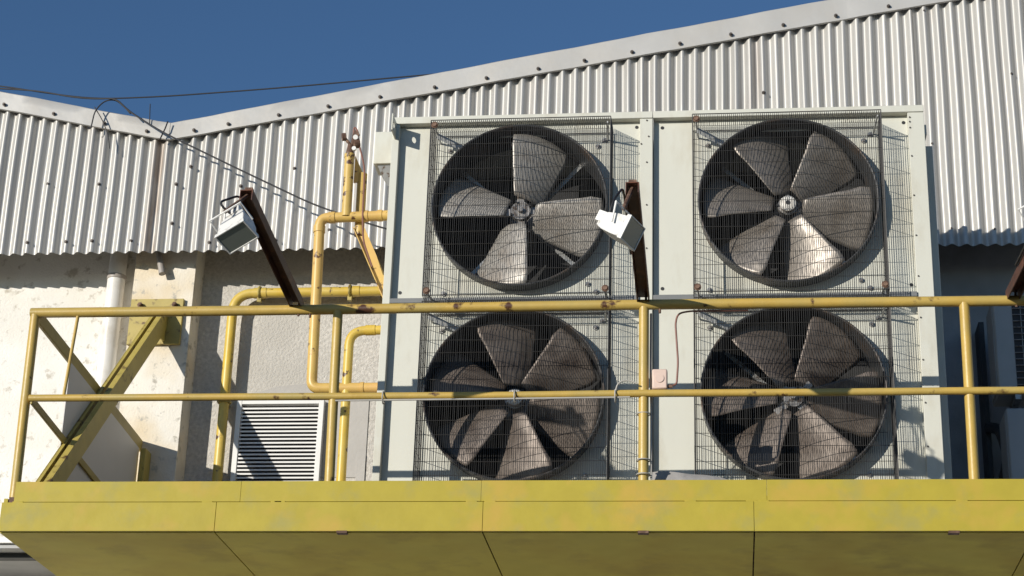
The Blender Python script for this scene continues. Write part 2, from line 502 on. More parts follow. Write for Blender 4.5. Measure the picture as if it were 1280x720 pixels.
# white downpipe and the short spout under the eave
dp = thing('downpipe', 'thick white plastic downpipe on the wall left of the yellow plate', 'pipe', (-4.215, 2.17, 0))
obj('pipe', MB().tube([(-4.228, 2.22, 0.1), (-4.228, 2.22, 6.95)], 0.062, 18), 'pvc', dp)
obj('collar', MB().tube([(-4.228, 2.22, 6.715), (-4.228, 2.22, 6.745)], 0.068, 18), 'greypvc', dp)
spout = MB().tube([(-3.90, 2.075, 6.99), (-3.893, 2.07, 6.85), (-3.848, 2.05, 6.685)], 0.024, 12, caps=False)
spout.tube([(-3.90, 2.075, 6.99), (-3.893, 2.07, 6.85), (-3.848, 2.05, 6.687)], 0.020, 12, caps=True)
tag(obj('drain_spout', spout, 'greypvc'), 'short grey drain spout poking out under the corrugated wall', 'spout')

# small canopy below the platform's left end
cn = thing('canopy', 'weathered concrete canopy slab on the wall below the platform', 'canopy', (-5.6, 2.25, 4.5))
obj('slab', MB().box(-8.5, -3.99, 1.50, WY - .002, 4.605, 4.65), 'canopy', cn)
obj('front_edge', MB().box(-8.5, -3.99, 1.47, 1.497, 4.632, 4.662), 'louver', cn)
obj('beam', MB().box(-8.5, -4.05, 1.62, 1.70, 4.575, 4.603), 'black', cn)

# ------------------------------------------------------------------ platform
pf = thing('steel_platform', 'yellow steel walkway platform with deep fascia and sheet soffit', 'platform', (-0.5, 1.0, 4.3))
seams = [-3.948, -2.746, -1.296, 0.131, 1.56, 3.0, 4.4]
for a, b_ in zip(seams[:-1], seams[1:]):
    obj('fascia_plate', MB().box(a + .001, b_ - .001, -0.008, 0.012, 4.301, 4.462), 'fascia', pf, bevel=.0015)
    obj('soffit_panel', MB().box(a + .004, b_ - .004, 0.014, 2.04, 4.296, 4.304), 'soffit', pf)
joints = [-3.885, -2.62, -1.31, 0.20, 1.95, 4.4]
for a, b_ in zip(joints[:-1], joints[1:]):
    obj('toe_board', MB().box(a + .0006, b_ - .0006, 0.0, 0.010, 4.4665, 4.581), 'fascia', pf, bevel=.001)
obj('deck', MB().box(-3.92, 4.4, 0.020, 2.055, 4.33, 4.50), 'rusty', pf)
obj('end_plate', MB().box(-3.946, -3.924, 0.015, 2.055, 4.31, 4.49), 'fascia', pf)
for x in (-2.05, -0.447, 1.15):
    obj('drain_slot', MB().box(x - .028, x + .028, -0.011, 0.03, 4.290, 4.303), 'rusty', pf)
# welds between toe board and fascia
for x in (-3.86, -2.80, -2.42, -2.40, -1.36, -1.26, 0.12, 0.18, -0.2, 1.2):
    obj('weld_bead', MB().box(x - .03, x + .03, -.004, .006, 4.458, 4.469), 'fascia', pf, bevel=.002)
# wall plate and tie brace
pl_ = obj('wall_plate', MB().box(-4.057, -3.687, 2.080, 2.108, 6.18, 6.512), 'plate', pf, bevel=.003)
for x in (-3.985, -3.743):
    obj('bolt', MB().disc((x, 2.068, 6.46), (0, 1, 0), .020, .026, 6).disc((x + .004, 2.052, 6.458), (0, 1, 0), .011, .04, 10), 'rusty', pl_)
P0, P1 = Vector((-3.80, 2.075, 6.375)), Vector((-3.80, 0.23, 4.56))
ax = (P1 - P0).normalized()
nrm = Vector((0, -ax.z, ax.y)); nrm = nrm if nrm.y < 0 else -nrm      # up and forward
L_ = (P1 - P0).length / 2
mid = (P0 + P1) / 2
br = MB()
br.obox(mid + Vector((0.012, 0, 0)), ax * L_, Vector((.004, 0, 0)), nrm * 0.062)
br.obox(mid + nrm * .058 + Vector((-.006, 0, 0)), ax * L_, Vector((.0135, 0, 0)), nrm * .004)
br.obox(mid + nrm * .058 + Vector((-.054, 0, 0)), ax * L_, Vector((.011, 0, 0)), nrm * .004)
br.obox(mid + Vector((-.062, 0, 0)), ax * L_, Vector((.004, 0, 0)), nrm * 0.062)
br.obox(mid - nrm * .058 + Vector((-.006, 0, 0)), ax * L_, Vector((.0135, 0, 0)), nrm * .004)
obj('tie_brace', br, 'brace', pf, smooth=0)
obj('brace_gusset', MB().add([(-3.80, 2.078, 6.44), (-3.80, 2.078, 6.20), (-3.80, 1.86, 6.16), (-3.79, 2.078, 6.44), (-3.79, 2.078, 6.20), (-3.79, 1.86, 6.16)],
                            [(0, 1, 2), (5, 4, 3), (0, 3, 4, 1), (1, 4, 5, 2), (2, 5, 3, 0)]), 'brace', pf, smooth=0)
# sheet panel in the end bay
sheet = MB().add([(-3.872, .56, 4.50), (-3.872, 2.02, 4.50), (-3.872, 2.02, 5.42), (-3.872, .56, 5.49), (-3.866, .56, 4.50), (-3.866, 2.02, 4.50), (-3.868, 2.02, 5.42), (-3.868, .56, 5.49)],
                 [(0, 1, 2, 3), (7, 6, 5, 4), (0, 4, 5, 1), (1, 5, 6, 2), (2, 6, 7, 3), (3, 7, 4, 0)])
sh = obj('end_sheet', sheet, 'sheetpanel', pf, smooth=0)
obj('end_post', MB().box(-3.849, -3.81, 1.985, 2.108, 4.5, 5.41), 'brace', pf, bevel=.003)

# guard railing
rl = thing('guard_railing', 'yellow tubular guard railing along the platform edge', 'railing', (-0.5, 0, 4.5))
RR = 0.0285
obj('top_rail', MB().tube(bend([(-3.927, 0.0, 5.579), (-2.4, 0.002, 5.577), (-0.45, -0.002, 5.581), (1.28, 0, 5.577), (4.3, 0, 5.577)], .3), RR, 16), 'rail', rl)
obj('mid_rail', MB().tube([(-3.872, 0, 5.066), (-2.20, .003, 5.064), (-1.2, .001, 5.061), (-.447, 0, 5.066), (.5, -.002, 5.063), (1.275, 0, 5.066), (4.3, 0, 5.064)], 0.0205, 14), 'rail', rl)
for xt, xb in ((-3.901, -3.902), (-2.153, -2.146), (-0.447, -0.449), (1.276, 1.275), (3.0, 3.0)):
    obj('post', MB().tube([(xb, .045, 4.50), (xb, .042, 4.60), ((xt + xb) / 2, .02, 5.05), (xt, 0.0, 5.565)], 0.0275, 16), 'rail', rl)
def flat_bar(a, b_, h, t):
    a, b_ = Vector(a), Vector(b_)
    d = (b_ - a).normalized()
    return MB().obox((a + b_) / 2, d * ((b_ - a).length / 2), Vector((t / 2, 0, 0)), Vector((0, -d.z, d.y)) * (h / 2))
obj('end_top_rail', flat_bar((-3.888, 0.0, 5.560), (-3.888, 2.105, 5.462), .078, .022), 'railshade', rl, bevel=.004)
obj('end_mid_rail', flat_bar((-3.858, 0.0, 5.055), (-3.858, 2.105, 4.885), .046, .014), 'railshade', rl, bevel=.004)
obj('upright_bar', MB().tube([(-3.648, -.004, 5.575), (-3.675, -.004, 5.068)], 0.0095, 10), 'rail', rl)
lug = MB()
for x in (-0.36, -2.31):
    lug.disc((x, -.002, 5.545), (0, 0, 1), .007, .03, 8)
obj('bolt', lug, 'rusty', rl)

# ------------------------------------------------------------------ condensing units
F, PY = 0.72, 0.77
def hole_panel(x0, x1, z0, z1, cx, cz, r, y, n=72):
    vs, ring_o, ring_i = [], [], []
    for k in range(n):
        a = 2 * PI * k / n
        c, s = math.cos(a), math.sin(a)
        vs.append((cx + r * c, y, cz + r * s))
    for k in range(n):
        a = 2 * PI * k / n
        c, s = math.cos(a), math.sin(a)
        tx = ((x1 - cx) / c) if c > 1e-9 else ((x0 - cx) / c if c < -1e-9 else 1e9)
        tz = ((z1 - cz) / s) if s > 1e-9 else ((z0 - cz) / s if s < -1e-9 else 1e9)
        t = min(tx, tz)
        vs.append((cx + t * c, y, cz + t * s))
    # add exact corners
    corners = [(x0, z0), (x1, z0), (x1, z1), (x0, z1)]
    fs = []
    for k in range(n):
        k2 = (k + 1) % n
        o1, o2 = vs[n + k], vs[n + k2]
        extra = None
        if abs(o1[0] - o2[0]) > 1e-6 and abs(o1[2] - o2[2]) > 1e-6:
            mx, mz = (o1[0] + o2[0]) / 2, (o1[2] + o2[2]) / 2
            extra = min(corners, key=lambda q: (q[0] - mx) ** 2 + (q[1] - mz) ** 2)
        if extra:
            vs.append((extra[0], y, extra[1]))
            fs.append((k, n + k, len(vs) - 1, n + k2, k2)[::1])
        else:
            fs.append((k, n + k, n + k2, k2))
    m2 = MB().add(vs, [tuple(q) for q in fs])
    return m2

def collar_mb(cx, cz, r):
    prof = [(0.770, r + 0.006), (0.680, r + 0.006), (0.668, r + 0.010), (0.664, r + 0.004), (0.668, r - 0.002), (0.690, r - 0.004), (0.80, r - 0.004), (0.97, r - 0.002)]
    n = 96; vs = []; fs = []
    for (y, rr) in prof:
        for k in range(n):
            a = 2 * PI * k / n
            vs.append((cx + rr * math.cos(a), y, cz + rr * math.sin(a)))
    for i in range(len(prof) - 1):
        for k in range(n):
            k2 = (k + 1) % n
            fs.append((i * n + k, i * n + k2, (i + 1) * n + k2, (i + 1) * n + k))
    return MB().add(vs, fs)

def blade_mb(cx, cy, cz, ang, r0=0.085, r1=0.505, wide=False):
    nu, nv = 16, 16
    vs = []
    for i in range(nu + 1):
        t = i / nu
        for j in range(nv + 1):
            s = j / nv * 2 - 1
            r = r0 + (r1 - r0) * t
            half = 0.094 + 0.092 * min(1, t * 1.25) ** 0.8
            if wide: half = 0.085 + 0.105 * min(1, t * 1.2) ** 0.9
            u = s * half - 0.02 + 0.02 * t
            # tip follows a circle
            rr = r * (1 - 0.0) if t < 0.6 else r - (t - .6) / .4 * (r - math.sqrt(max(0.01, r * r - u * u)))
            pitch = math.radians(38 - 14 * t) if wide else math.radians(36 - 12 * t)
            h = 0.0035 * math.exp(-((r - 0.43) / .012) ** 2) + 0.003 * math.exp(-((r - 0.17 - 0.10 * s * s) / .012) ** 2)
            camber = 0.022 * (1 - s * s)
            du = u * math.cos(pitch); dy = -u * math.sin(pitch) - camber - h
            # radial dir e, tangential dir w (counter clockwise seen from the front)
            e = (math.cos(ang), math.sin(ang)); w = (-math.sin(ang), math.cos(ang))
            vs.append((cx + e[0] * rr + w[0] * du, cy + dy, cz + e[1] * rr + w[1] * du))
    R = nv + 1
    fs = [(i * R + j, i * R + j + 1, (i + 1) * R + j + 1, (i + 1) * R + j) for i in range(nu) for j in range(nv)]
    return MB().add(vs, fs)

def guard_mb(x0, x1, z0, z1, y0, y1, seed):
    rnd = random.Random(seed)
    mb = MB()
    n = int((x1 - x0) / 0.0122)
    for i in range(n + 1):
        x = x0 + (x1 - x0) * i / n + (rnd.uniform(-.0009, .0009) if 0 < i < n else 0)
        j = rnd.uniform(-.002, .002)
        mb.tube([(x, y1, z0 + .012), (x, y0 + .006, z0), (x + j * .4, y0, z0 + .006), (x + j, y0, (z0 + z1) / 2), (x + j * .4, y0, z1 - .006), (x, y0 + .006, z1), (x, y1, z1 + .035)], 0.00145, 4, caps=False)
    m = 14
    for i in range(m + 1):
        z = z0 + (z1 - z0) * i / m
        if 0 < i < m: z += rnd.uniform(-.005, .005)
        sag = rnd.uniform(-.004, .004)
        tl = rnd.uniform(-.003, .003)
        yb = y0 - 0.0026
        xe = x1 - (rnd.choice((0, 0, 0, .05)) if 0 < i < m else 0)
        mb.tube([(x0 - .002, y1, z), (x0 - .002, yb, z), ((x0 + x1) / 2, yb, z + sag), (xe + .002, yb, z + tl)] + ([(x1 + .002, y1, z + tl)] if xe == x1 else []), 0.0017, 4, caps=False)
    # side faces: upright wires
    for xs in (x0, x1):
        k, rw = (10, 0.0014) if xs == x0 else (13, 0.0018)
        for i in range(1, k):
            y = y0 + (y1 - y0) * i / k
            mb.tube([(xs, y, z0 + .01), (xs, y, z1 + .035 * i / k)], rw, 4, caps=False)
    # rim wires
    for (a, b_) in (((x0, z0), (x1, z0)), ((x0, z1), (x1, z1)), ((x0, z0), (x0, z1)), ((x1, z0), (x1, z1))):
        mb.tube([(a[0], y0 - .004, a[1]), (b_[0], y0 - .004, b_[1])], 0.0032, 6)
        mb.tube([(a[0], y1 - .004, a[1]), (b_[0], y1 - .004, b_[1])], 0.0032, 6)
    return mb

SCREW_BIG = MB().disc((0, -.003, 0), (0, 1, 0), .016, .006, 14).disc((0, -.009, 0), (0, 1, 0), .0095, .012, 6)
HOLE = MB().disc((0, -.0012, 0), (0, 1, 0), .011, .0024, 12)
PIN = MB().disc((0, -.002, 0), (0, 1, 0), .005, .004, 8)
EYE = MB().tube([(0.018 * math.cos(a), -.006, .018 * math.sin(a)) for a in [k * PI / 5 for k in range(11)]], .005, 6).disc((0, -.01, 0), (0, 1, 0), .014, .012, 8)

def fan_module(u, cx, cz, r, gx0, gx1, gz0, gz1, x0, x1, z0, z1, ang, cap, seed, bm_='blade', nb=4):
    obj('fan_panel', hole_panel(x0, x1, z0, z1, cx, cz, r, PY), 'cream', u, smooth=20)
    pz0, pz1 = max(gz0 + .015, z0 + .004), min(gz1 - .012, z1 - .004)
    obj('backing_plate', hole_panel(gx0 + .012, gx1 - .012, pz0, pz1, cx, cz, r + .006, PY - .004), 'cream', u, smooth=20)
    obj('fan_collar', collar_mb(cx, cz, r), 'collar', u, smooth=50)
    fy = 0.80
    hub = MB().disc((cx, fy - .01, cz), (0, 1, 0), 0.060, 0.05, 24)
    if cap:
        hub.disc((cx, fy - .045, cz), (0, 1, 0), .048, .035, 24)
    else:
        hub.disc((cx, fy - .045, cz), (0, 1, 0), .018, .03, 14)
        for k in range(4):
            a = ang + k * PI / 2 + .3
            hub.obox((cx + .075 * math.cos(a), fy - .012, cz + .075 * math.sin(a)), Vector((math.cos(a), 0, math.sin(a))) * .06, (0, .004, 0), Vector((-math.sin(a), 0, math.cos(a))) * .022)
    h = obj('fan', hub, 'hub', u)
    for k in range(nb):
        bo = obj('blade', blade_mb(cx, fy, cz, ang + k * 2 * PI / nb, wide=(nb > 4)), bm_, h, smooth=60)
        sm = bo.modifiers.new('thick', 'SOLIDIFY'); sm.thickness = .003
    scatter('bolt', MB().disc((0, 0, 0), (0, 1, 0), .008, .016, 6), 'black', h,
            [(cx + .062 * math.cos(ang + .7 + k * PI / 2), fy - .040, cz + .062 * math.sin(ang + .7 + k * PI / 2)) for k in range(4)])
    if cap:
        obj('hub_cap', MB().tube([(cx, fy - .062, cz), (cx, fy - .068, cz), (cx, fy - .078, cz)], [.050, .050, .034], 28), 'pvc', h, bevel=.002)
        obj('shaft_hole', MB().disc((cx, fy - .0790, cz), (0, 1, 0), .014, .004, 14), 'black', h)
    mot = obj('motor', MB().disc((cx, 1.0, cz), (0, 1, 0), .085, .16, 24), 'hub', u)
    for k in range(4):
        a = PI / 4 + k * PI / 2 + .05
        d = Vector((math.cos(a), 0, math.sin(a)))
        obj('strut', MB().obox(Vector((cx, .955, cz)) + d * .30, d * .222, (0, .006, 0), Vector((-d.z, 0, d.x)) * .013), 'steel', mot)
    obj('fan_guard', guard_mb(gx0, gx1, gz0, gz1, 0.54, PY - .008, seed), 'wire', u, smooth=0)
    # corner tabs that hold the guard, with eye bolts
    for (sx, X) in ((1, gx0), (-1, gx1)):
        for (sz, Z) in ((1, gz0), (-1, gz1)):
            tb = MB().tube([(X + sx * .03, PY - .01, Z + sz * .045), (X + sx * .02, 0.552, Z + sz * .03)], .006, 8)
            if sx > 0 and sz < 0:
                tb.obox((X + .11, 0.70, Z - .075), Vector((.085, .045, -.030)), (0, .003, .002), Vector((.006, 0, .016)))
            obj('guard_tab', tb, 'galv', u)
    scatter('eye_bolt', EYE, 'rusty', u, [(gx0 + .022, .545, gz0 + .03), (gx1 - .022, .545, gz0 + .03), (gx0 + .022, .545, gz1 - .03)])
    sp = [(gx0 + .09, PY - .006, gz1 - .10), (gx1 - .09, PY - .006, gz1 - .09), (gx1 - .05, PY - .006, gz1 - .05), (gx0 + .09, PY - .006, gz0 + .10),
          (gx1 - .09, PY - .006, gz0 + .10), (gx1 - .14, PY - .006, gz0 + .15), (gx0 + .06, PY - .006, gz0 + .05)]
    sp = [p for p in sp if p[2] > z0 + .03]
    scatter('screw', SCREW_BIG, 'steel', u, sp)

def unit(label, x0, x1, lbar, rbar, fx, cage, angs, caps, group, seed):
    u = thing('condensing_unit', label, 'cooling unit', ((x0 + x1) / 2, 1.0, 4.5), group)
    px0, px1 = x0 + lbar, x1 - rbar
    if lbar: obj('corner_post', MB().box(x0, px0, F, PY + .06, 4.54, 7.104), 'cream', u, bevel=.003)
    obj('corner_post', MB().box(px1, x1, F, PY + .06, 4.54, 7.104), 'cream', u, bevel=.003)
    obj('top_cover', MB().box(x0 - (0.0 if not lbar else .004), x1, F - .004, .82, 7.106, 7.152), 'cream', u, bevel=.003)
    obj('ledge', MB().box(px0 + .001, px1 - .001, F - .012, PY + .01, 5.900, 5.930), 'ledge', u, bevel=.002)
    obj('base_rail', MB().box(px0 + .001, px1 - .001, F, PY + .05, 4.50, 4.62), 'cream', u, bevel=.002)
    cs = MB()
    for xa in (x0 + .004, x1 - .012):
        xb = xa + .008
        pr = [(PY + .062, 4.54), (1.60, 4.54), (1.60, 6.86), (PY + .062, 7.10)]
        cs.add([(xa, y, z) for y, z in pr] + [(xb, y, z) for y, z in pr], [(3, 2, 1, 0), (4, 5, 6, 7), (0, 1, 5, 4), (1, 2, 6, 5), (2, 3, 7, 6), (3, 0, 4, 7)])
    cs.add([(x0 + .014, PY + .062, 7.10), (x1 - .014, PY + .062, 7.10), (x1 - .014, 1.59, 6.858), (x0 + .014, 1.59, 6.858),
            (x0 + .014, PY + .062, 7.09), (x1 - .014, PY + .062, 7.09), (x1 - .014, 1.59, 6.848), (x0 + .014, 1.59, 6.848)],
           [(0, 1, 2, 3), (7, 6, 5, 4), (0, 4, 5, 1), (2, 6, 7, 3), (1, 5, 6, 2), (3, 7, 4, 0)])
    cs.box(x0 + .014, x1 - .014, PY + .03, 1.59, 4.52, 4.54)
    obj('casing', cs, 'cream', u)
    obj('coil', MB().box(x0 + .016, x1 - .016, 1.20, 1.22, 6.846, 6.95), 'coil', u)
    obj('coil', MB().box(x0 + .016, x1 - .016, 1.20, 1.58, 4.545, 6.845), 'coil', u)
    obj('divider', MB().box(x0 + .016, x1 - .016, PY + .03, 1.198, 5.89, 5.90), 'coil', u)
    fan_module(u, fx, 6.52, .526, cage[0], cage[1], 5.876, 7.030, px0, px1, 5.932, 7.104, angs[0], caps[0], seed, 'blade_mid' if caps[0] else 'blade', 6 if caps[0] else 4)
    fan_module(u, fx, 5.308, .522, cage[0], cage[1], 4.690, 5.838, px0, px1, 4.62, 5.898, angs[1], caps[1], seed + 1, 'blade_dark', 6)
    return u, px0, px1

G = 'pair of twin fan cooling units on the platform'
u1, a0, a1 = unit('left hand cooling unit with four broad pale fan blades behind its upper guard', -2.045, -0.430, .045, .078, -1.2335, (-1.773, -.676),
                  (math.radians(76), math.radians(98)), (False, True), G, 21)
u2, b0, b1 = unit('right hand cooling unit with a round pale hub cap behind its upper guard', -0.426, 1.203, 0.0, .097, 0.377, (-.184, .932),
                  (math.radians(50), math.radians(115)), (True, False), G, 31)
scatter('screw_hole', HOLE, 'black', u1, [(-.53, PY, 7.07), (-.52, PY, 6.0), (-1.95, PY, 5.99)])
scatter('screw_hole', HOLE, 'black', u2, [(-.373, PY, 7.062), (-.373, PY, 5.993), (1.085, PY, 7.06), (1.08, PY, 5.996)])
pins = [(-.466, F - .001, 7.09 - k * .285) for k in range(9)]
scatter('pin', PIN, 'screw', u1, pins + [(-.50, F - .001, 6.93), (-.455, F - .001, 6.98)])
scatter('pin', PIN, 'screw', u2, [(1.118, F - .001, 7.07 - k * .26) for k in range(9)] + [(1.117, F - .001, z) for z in (7.04, 7.0)])
# lifting lugs: a plate with a hole, standing proud of the left post
lugm = hole_panel(-2.03, -1.93, 7.0, 7.10, -1.965, 7.05, .023, 0.0, 32)
def lug_plate(u, x, y0, y1, z0, z1):
    # plate in the YZ plane standing off the post, hole near its tip
    src = hole_panel(y0, y1, z0, z1, y0 + .045, (z0 + z1) / 2, .022, 0.0, 32)
    vs = [(x, p[0], p[2]) for p in src.v]
    o = obj('lifting_lug', MB().add(vs, src.f), 'cream', u, smooth=0)
    s = o.modifiers.new('thick', 'SOLIDIFY'); s.thickness = .008
lug_plate(u1, -2.020, 0.585, 0.735, 7.0, 7.11)
# rear frame column seen past the right edge
obj('rear_post', MB().box(1.212, 1.268, 0.93, 1.55, 4.54, 6.98), 'cream', u2, bevel=.004)
obj('lug_bracket', MB().box(1.17, 1.222, .79, .93, 6.985, 7.055), 'cream', u2, bevel=.003)

# switch box on the left flank of the left unit
eb = thing('switch_box', 'small pale grey switch box on the left flank of the cooling unit', 'switch box', (-2.20, 1.05, 6.9))
obj('casing', MB().add([(-2.205, .98, 6.965), (-2.05, .98, 6.965), (-2.05, .98, 7.19), (-2.205, .98, 7.19), (-2.205, 1.16, 6.965), (-2.05, 1.16, 6.965), (-2.05, 1.16, 7.19), (-2.205, 1.16, 7.19)],
                       [(0, 1, 2, 3), (5, 4, 7, 6), (4, 0, 3, 7), (1, 5, 6, 2), (3, 2, 6, 7), (4, 5, 1, 0)]), 'cream', eb, bevel=.004)
obj('cable_gland', MB().add([(-2.185, 1.0, 6.965), (-2.06, 1.0, 6.965), (-2.06, 1.14, 6.965), (-2.185, 1.14, 6.965), (-2.12, 1.05, 6.84), (-2.06, 1.05, 6.84)],
                            [(0, 4, 5, 1), (0, 3, 4), (1, 5, 2), (3, 2, 5, 4)]), 'steel', eb)

# ------------------------------------------------------------------ yellow pipework
RP = 0.034
wp = thing('wall_pipe', 'bright yellow pipe bending along the wall above the louvred vent', 'pipe', (-3.37, 2.20, 4.5))
obj('pipe', MB().tube(bend([(-3.372, 2.20, 4.55), (-3.372, 2.20, 6.593), (-1.9, 2.20, 6.597)], .15, 10), RP, 18), 'pipe_wall', wp)
obj('coupling', MB().tube([(-3.23, 2.20, 6.593), (-3.14, 2.20, 6.593)], RP + .004, 18), 'pipe_wall', wp)
obj('coupling', MB().tube([(-2.54, 2.20, 6.597), (-2.49, 2.20, 6.597)], RP + .004, 18), 'pipe_wall', wp)
for (x, z, v) in ((-3.19, 6.594, False), (-2.558, 6.597, False), (-3.372, 5.80, True)):
    cl = MB()
    rng = [k * PI / 12 for k in range(25)]
    if v: cl.tube([(x + (RP + .007) * math.cos(a), 2.20 + (RP + .007) * math.sin(a), z) for a in rng], .009, 6)
    else:
        cl.tube([(x, 2.20 + (RP + .007) * math.cos(a), z + (RP + .007) * math.sin(a)) for a in rng], .009, 6)
        cl.box(x - .014, x + .014, 2.185, 2.215, z - RP - .035, z - RP - .004)
    cl.box(x - .012, x + .012, 2.24, WY, z - .012, z + .012)
    obj('clamp', cl, 'plate', wp)

up_ = thing('unit_pipe', 'pale yellow pipe turning into the left side of the cooling unit near its top', 'pipe', (-2.5, 1.0, 5.4))
obj('pipe', MB().tube(bend([(-2.00, 1.0, 5.466), (-2.503, 1.0, 5.466), (-2.527, 1.0, 6.60), (-2.02, 1.0, 6.612)], .055, 6), .033, 18), 'pipe', up_)
for a, b_ in (((-2.526, 1.0, 6.50), (-2.527, 1.0, 6.545)), ((-2.47, 1.0, 6.602), (-2.43, 1.0, 6.603)), ((-2.26, 1.0, 6.607), (-2.22, 1.0, 6.608)), ((-2.16, 1.0, 6.61), (-2.13, 1.0, 6.61)),
              ((-2.36, 1.0, 5.466), (-2.33, 1.0, 5.466)), ((-2.18, 1.0, 5.466), (-2.20, 1.0, 5.466))):
    obj('coupling', MB().tube([a, b_], .0375, 18), 'pipe', up_)
sp_ = thing('stub_pipe', 'short yellow pipe rising from the deck and elbowing into the unit', 'pipe', (-2.28, 1.0, 4.5))
obj('pipe', MB().tube(bend([(-2.282, 1.0, 4.5), (-2.290, 1.0, 5.838), (-2.02, 1.0, 5.842)], .10, 8), .029, 18), 'pipe_wall', sp_)
obj('coupling', MB().tube([(-2.19, 1.0, 5.840), (-2.13, 1.0, 5.841)], .033, 18), 'pipe_wall', sp_)
va = thing('valve_stack', 'pair of upright yellow pipe stubs topped by small valves', 'pipe', (-2.32, 1.0, 6.6))
obj('front_stub', MB().tube([(-2.358, .985, 6.60), (-2.362, .985, 7.01)], .031, 16).tube([(-2.362, .985, 7.01), (-2.362, .985, 7.035)], .034, 16), 'pipe_spotty', va)
obj('rear_stub', MB().tube([(-2.283, 1.06, 6.50), (-2.287, 1.06, 6.93)], .032, 16), 'pipe_spotty', va)
obj('gusset', MB().add([(-2.335, 1.03, 7.05), (-2.335, 1.03, 6.86), (-2.26, 1.045, 6.88), (-2.335, 1.045, 7.05), (-2.335, 1.045, 6.86), (-2.26, 1.06, 6.88)],
    [(0, 1, 2), (5, 4, 3), (0, 3, 4, 1), (1, 4, 5, 2), (2, 5, 3, 0)]), 'pipe', va, smooth=0)
dg0, dg1 = Vector((-2.290, 1.055, 6.56)), Vector((-2.03, 1.055, 5.98))
dga = (dg1 - dg0).normalized()
obj('diagonal_strut', MB().obox((dg0 + dg1) / 2, dga * ((dg1 - dg0).length / 2), Vector((-dga.z, 0, dga.x)) * .034, (0, .006, 0))
    .obox((dg0 + dg1) / 2 + Vector((dga.z, 0, -dga.x)) * .031 + Vector((0, -.02, 0)), dga * ((dg1 - dg0).length / 2), Vector((-dga.z, 0, dga.x)) * .003, (0, .014, 0)), 'pipe', va, smooth=0)
obj('valve_body', MB().tube([(-2.362, .985, 7.035), (-2.360, .985, 7.10)], [.027, .020], 12).tube([(-2.352, .985, 7.07), (-2.335, .985, 7.20)], .014, 8)
    .disc((-2.318, .965, 7.10), (1, .4, .3), .030, .036, 12).disc((-2.405, .975, 7.155), (1, .3, .2), .026, .024, 12)
    .tube([(-2.40, .98, 7.15), (-2.36, .985, 7.10)], .010, 8).disc((-2.325, .975, 7.17), (0, 1, .2), .020, .03, 8), 'rusty', va)
obj('valve_fitting', MB().disc((-2.322, .945, 7.135), (0, 1, .3), .016, .025, 10).disc((-2.330, .955, 7.06), (0, 1, 0), .014, .02, 10), 'louver', va)
tubep = [(-2.345, .98, 7.17), (-2.345, .98, 7.235), (-2.315, .975, 7.19), (-2.305, .97, 7.10), (-2.28, .965, 7.02), (-2.255, .965, 6.92), (-2.25, .965, 6.6), (-2.235, .965, 6.42), (-2.17, .97, 6.25)]
obj('copper_capillary', MB().tube(bend(tubep, .05, 4), .006, 8), 'cablebrown', va)

# ------------------------------------------------------------------ floodlights on arms
def head(u, c, W, H, D, w, h, d, flip):
    c, W, H, D = Vector(c), Vector(W), Vector(H), Vector(D)
    def P(a, b_, e): return c + W * (a * w / 2) + H * (b_ * h / 2) + D * (e * d)
    def orient(mb):
        if W.cross(H).dot(D) < 0: mb.f = [tuple(reversed(q)) for q in mb.f]
        return mb
    body = MB()
    levels = [(1.08, 1.10, 0.0), (1.08, 1.10, 0.10), (0.96, 0.96, 0.16), (0.94, 0.92, 0.45), (0.80, 0.78, 0.80), (0.62, 0.58, 1.0)]
    vs = []
    for (a, b_, e) in levels:
        for sx, sy in ((-1, -1), (1, -1), (1, 1), (-1, 1)): vs.append(P(sx * a, sy * b_, e))
    fs = [(0, 3, 2, 1)]
    for i in range(len(levels) - 1):
        for k in range(4):
            k2 = (k + 1) % 4
            fs.append((i * 4 + k, i * 4 + k2, i * 4 + 4 + k2, i * 4 + 4 + k))
    m_ = len(levels) * 4
    fs.append((m_ - 4, m_ - 3, m_ - 2, m_ - 1))
    hs = obj('lamp_housing', orient(body.add(vs, fs)), 'lampbody', u, bevel=.003)
    gl = MB().add([P(-.99, -.98, -.012), P(.99, -.98, -.012), P(.99, .98, -.012), P(-.99, .98, -.012), P(-.99, -.98, -.003), P(.99, -.98, -.003), P(.99, .98, -.003), P(-.99, .98, -.003)],
                  [(0, 3, 2, 1), (4, 5, 6, 7), (0, 1, 5, 4), (1, 2, 6, 5), (2, 3, 7, 6), (3, 0, 4, 7)])
    obj('glass', orient(gl), 'glass', hs, smooth=0)
    fr_ = MB()
    for (a0_, a1_, b0_, b1_) in ((-1.09, 1.09, -1.10, -.99), (-1.09, 1.09, .99, 1.10), (-1.09, -1.0, -.99, .99), (1.0, 1.09, -.99, .99)):
        cc = (P(a0_, b0_, -.01) + P(a1_, b1_, -.01)) / 2
        fr_.obox(cc, W * abs(a1_ - a0_) * w / 4, H * abs(b1_ - b0_) * h / 4, D * .004)
    obj('bezel', fr_, 'lampbody', hs, bevel=.001)
    # cooling fins / terminal box on the back
    obj('terminal_box', MB().obox(P(0, -.35, 1.0) + D * .012, W * w * .24, H * h * .24, D * .024), 'lampbody', hs, bevel=.003)
    for q in (-.45, -.15, .15, .45):
        obj('cooling_fin', MB().obox(P(q, 0, .99) + D * .006, W * .0012, H * h * .24, D * .010), 'lampbody', hs)
    # stirrup bracket
    bk = MB()
    s = -1
    q0, q1 = P(-1.16, 0, .45), P(1.16, 0, .45)
    t0, t1 = q0 - H * (h * .86) + D * .03, q1 - H * (h * .86) + D * .03
    bk.tube([q0, t0, t1, q1], .0055, 6)
    obj('stirrup', bk, 'lampbody', u)
    return (t0 + t1) / 2
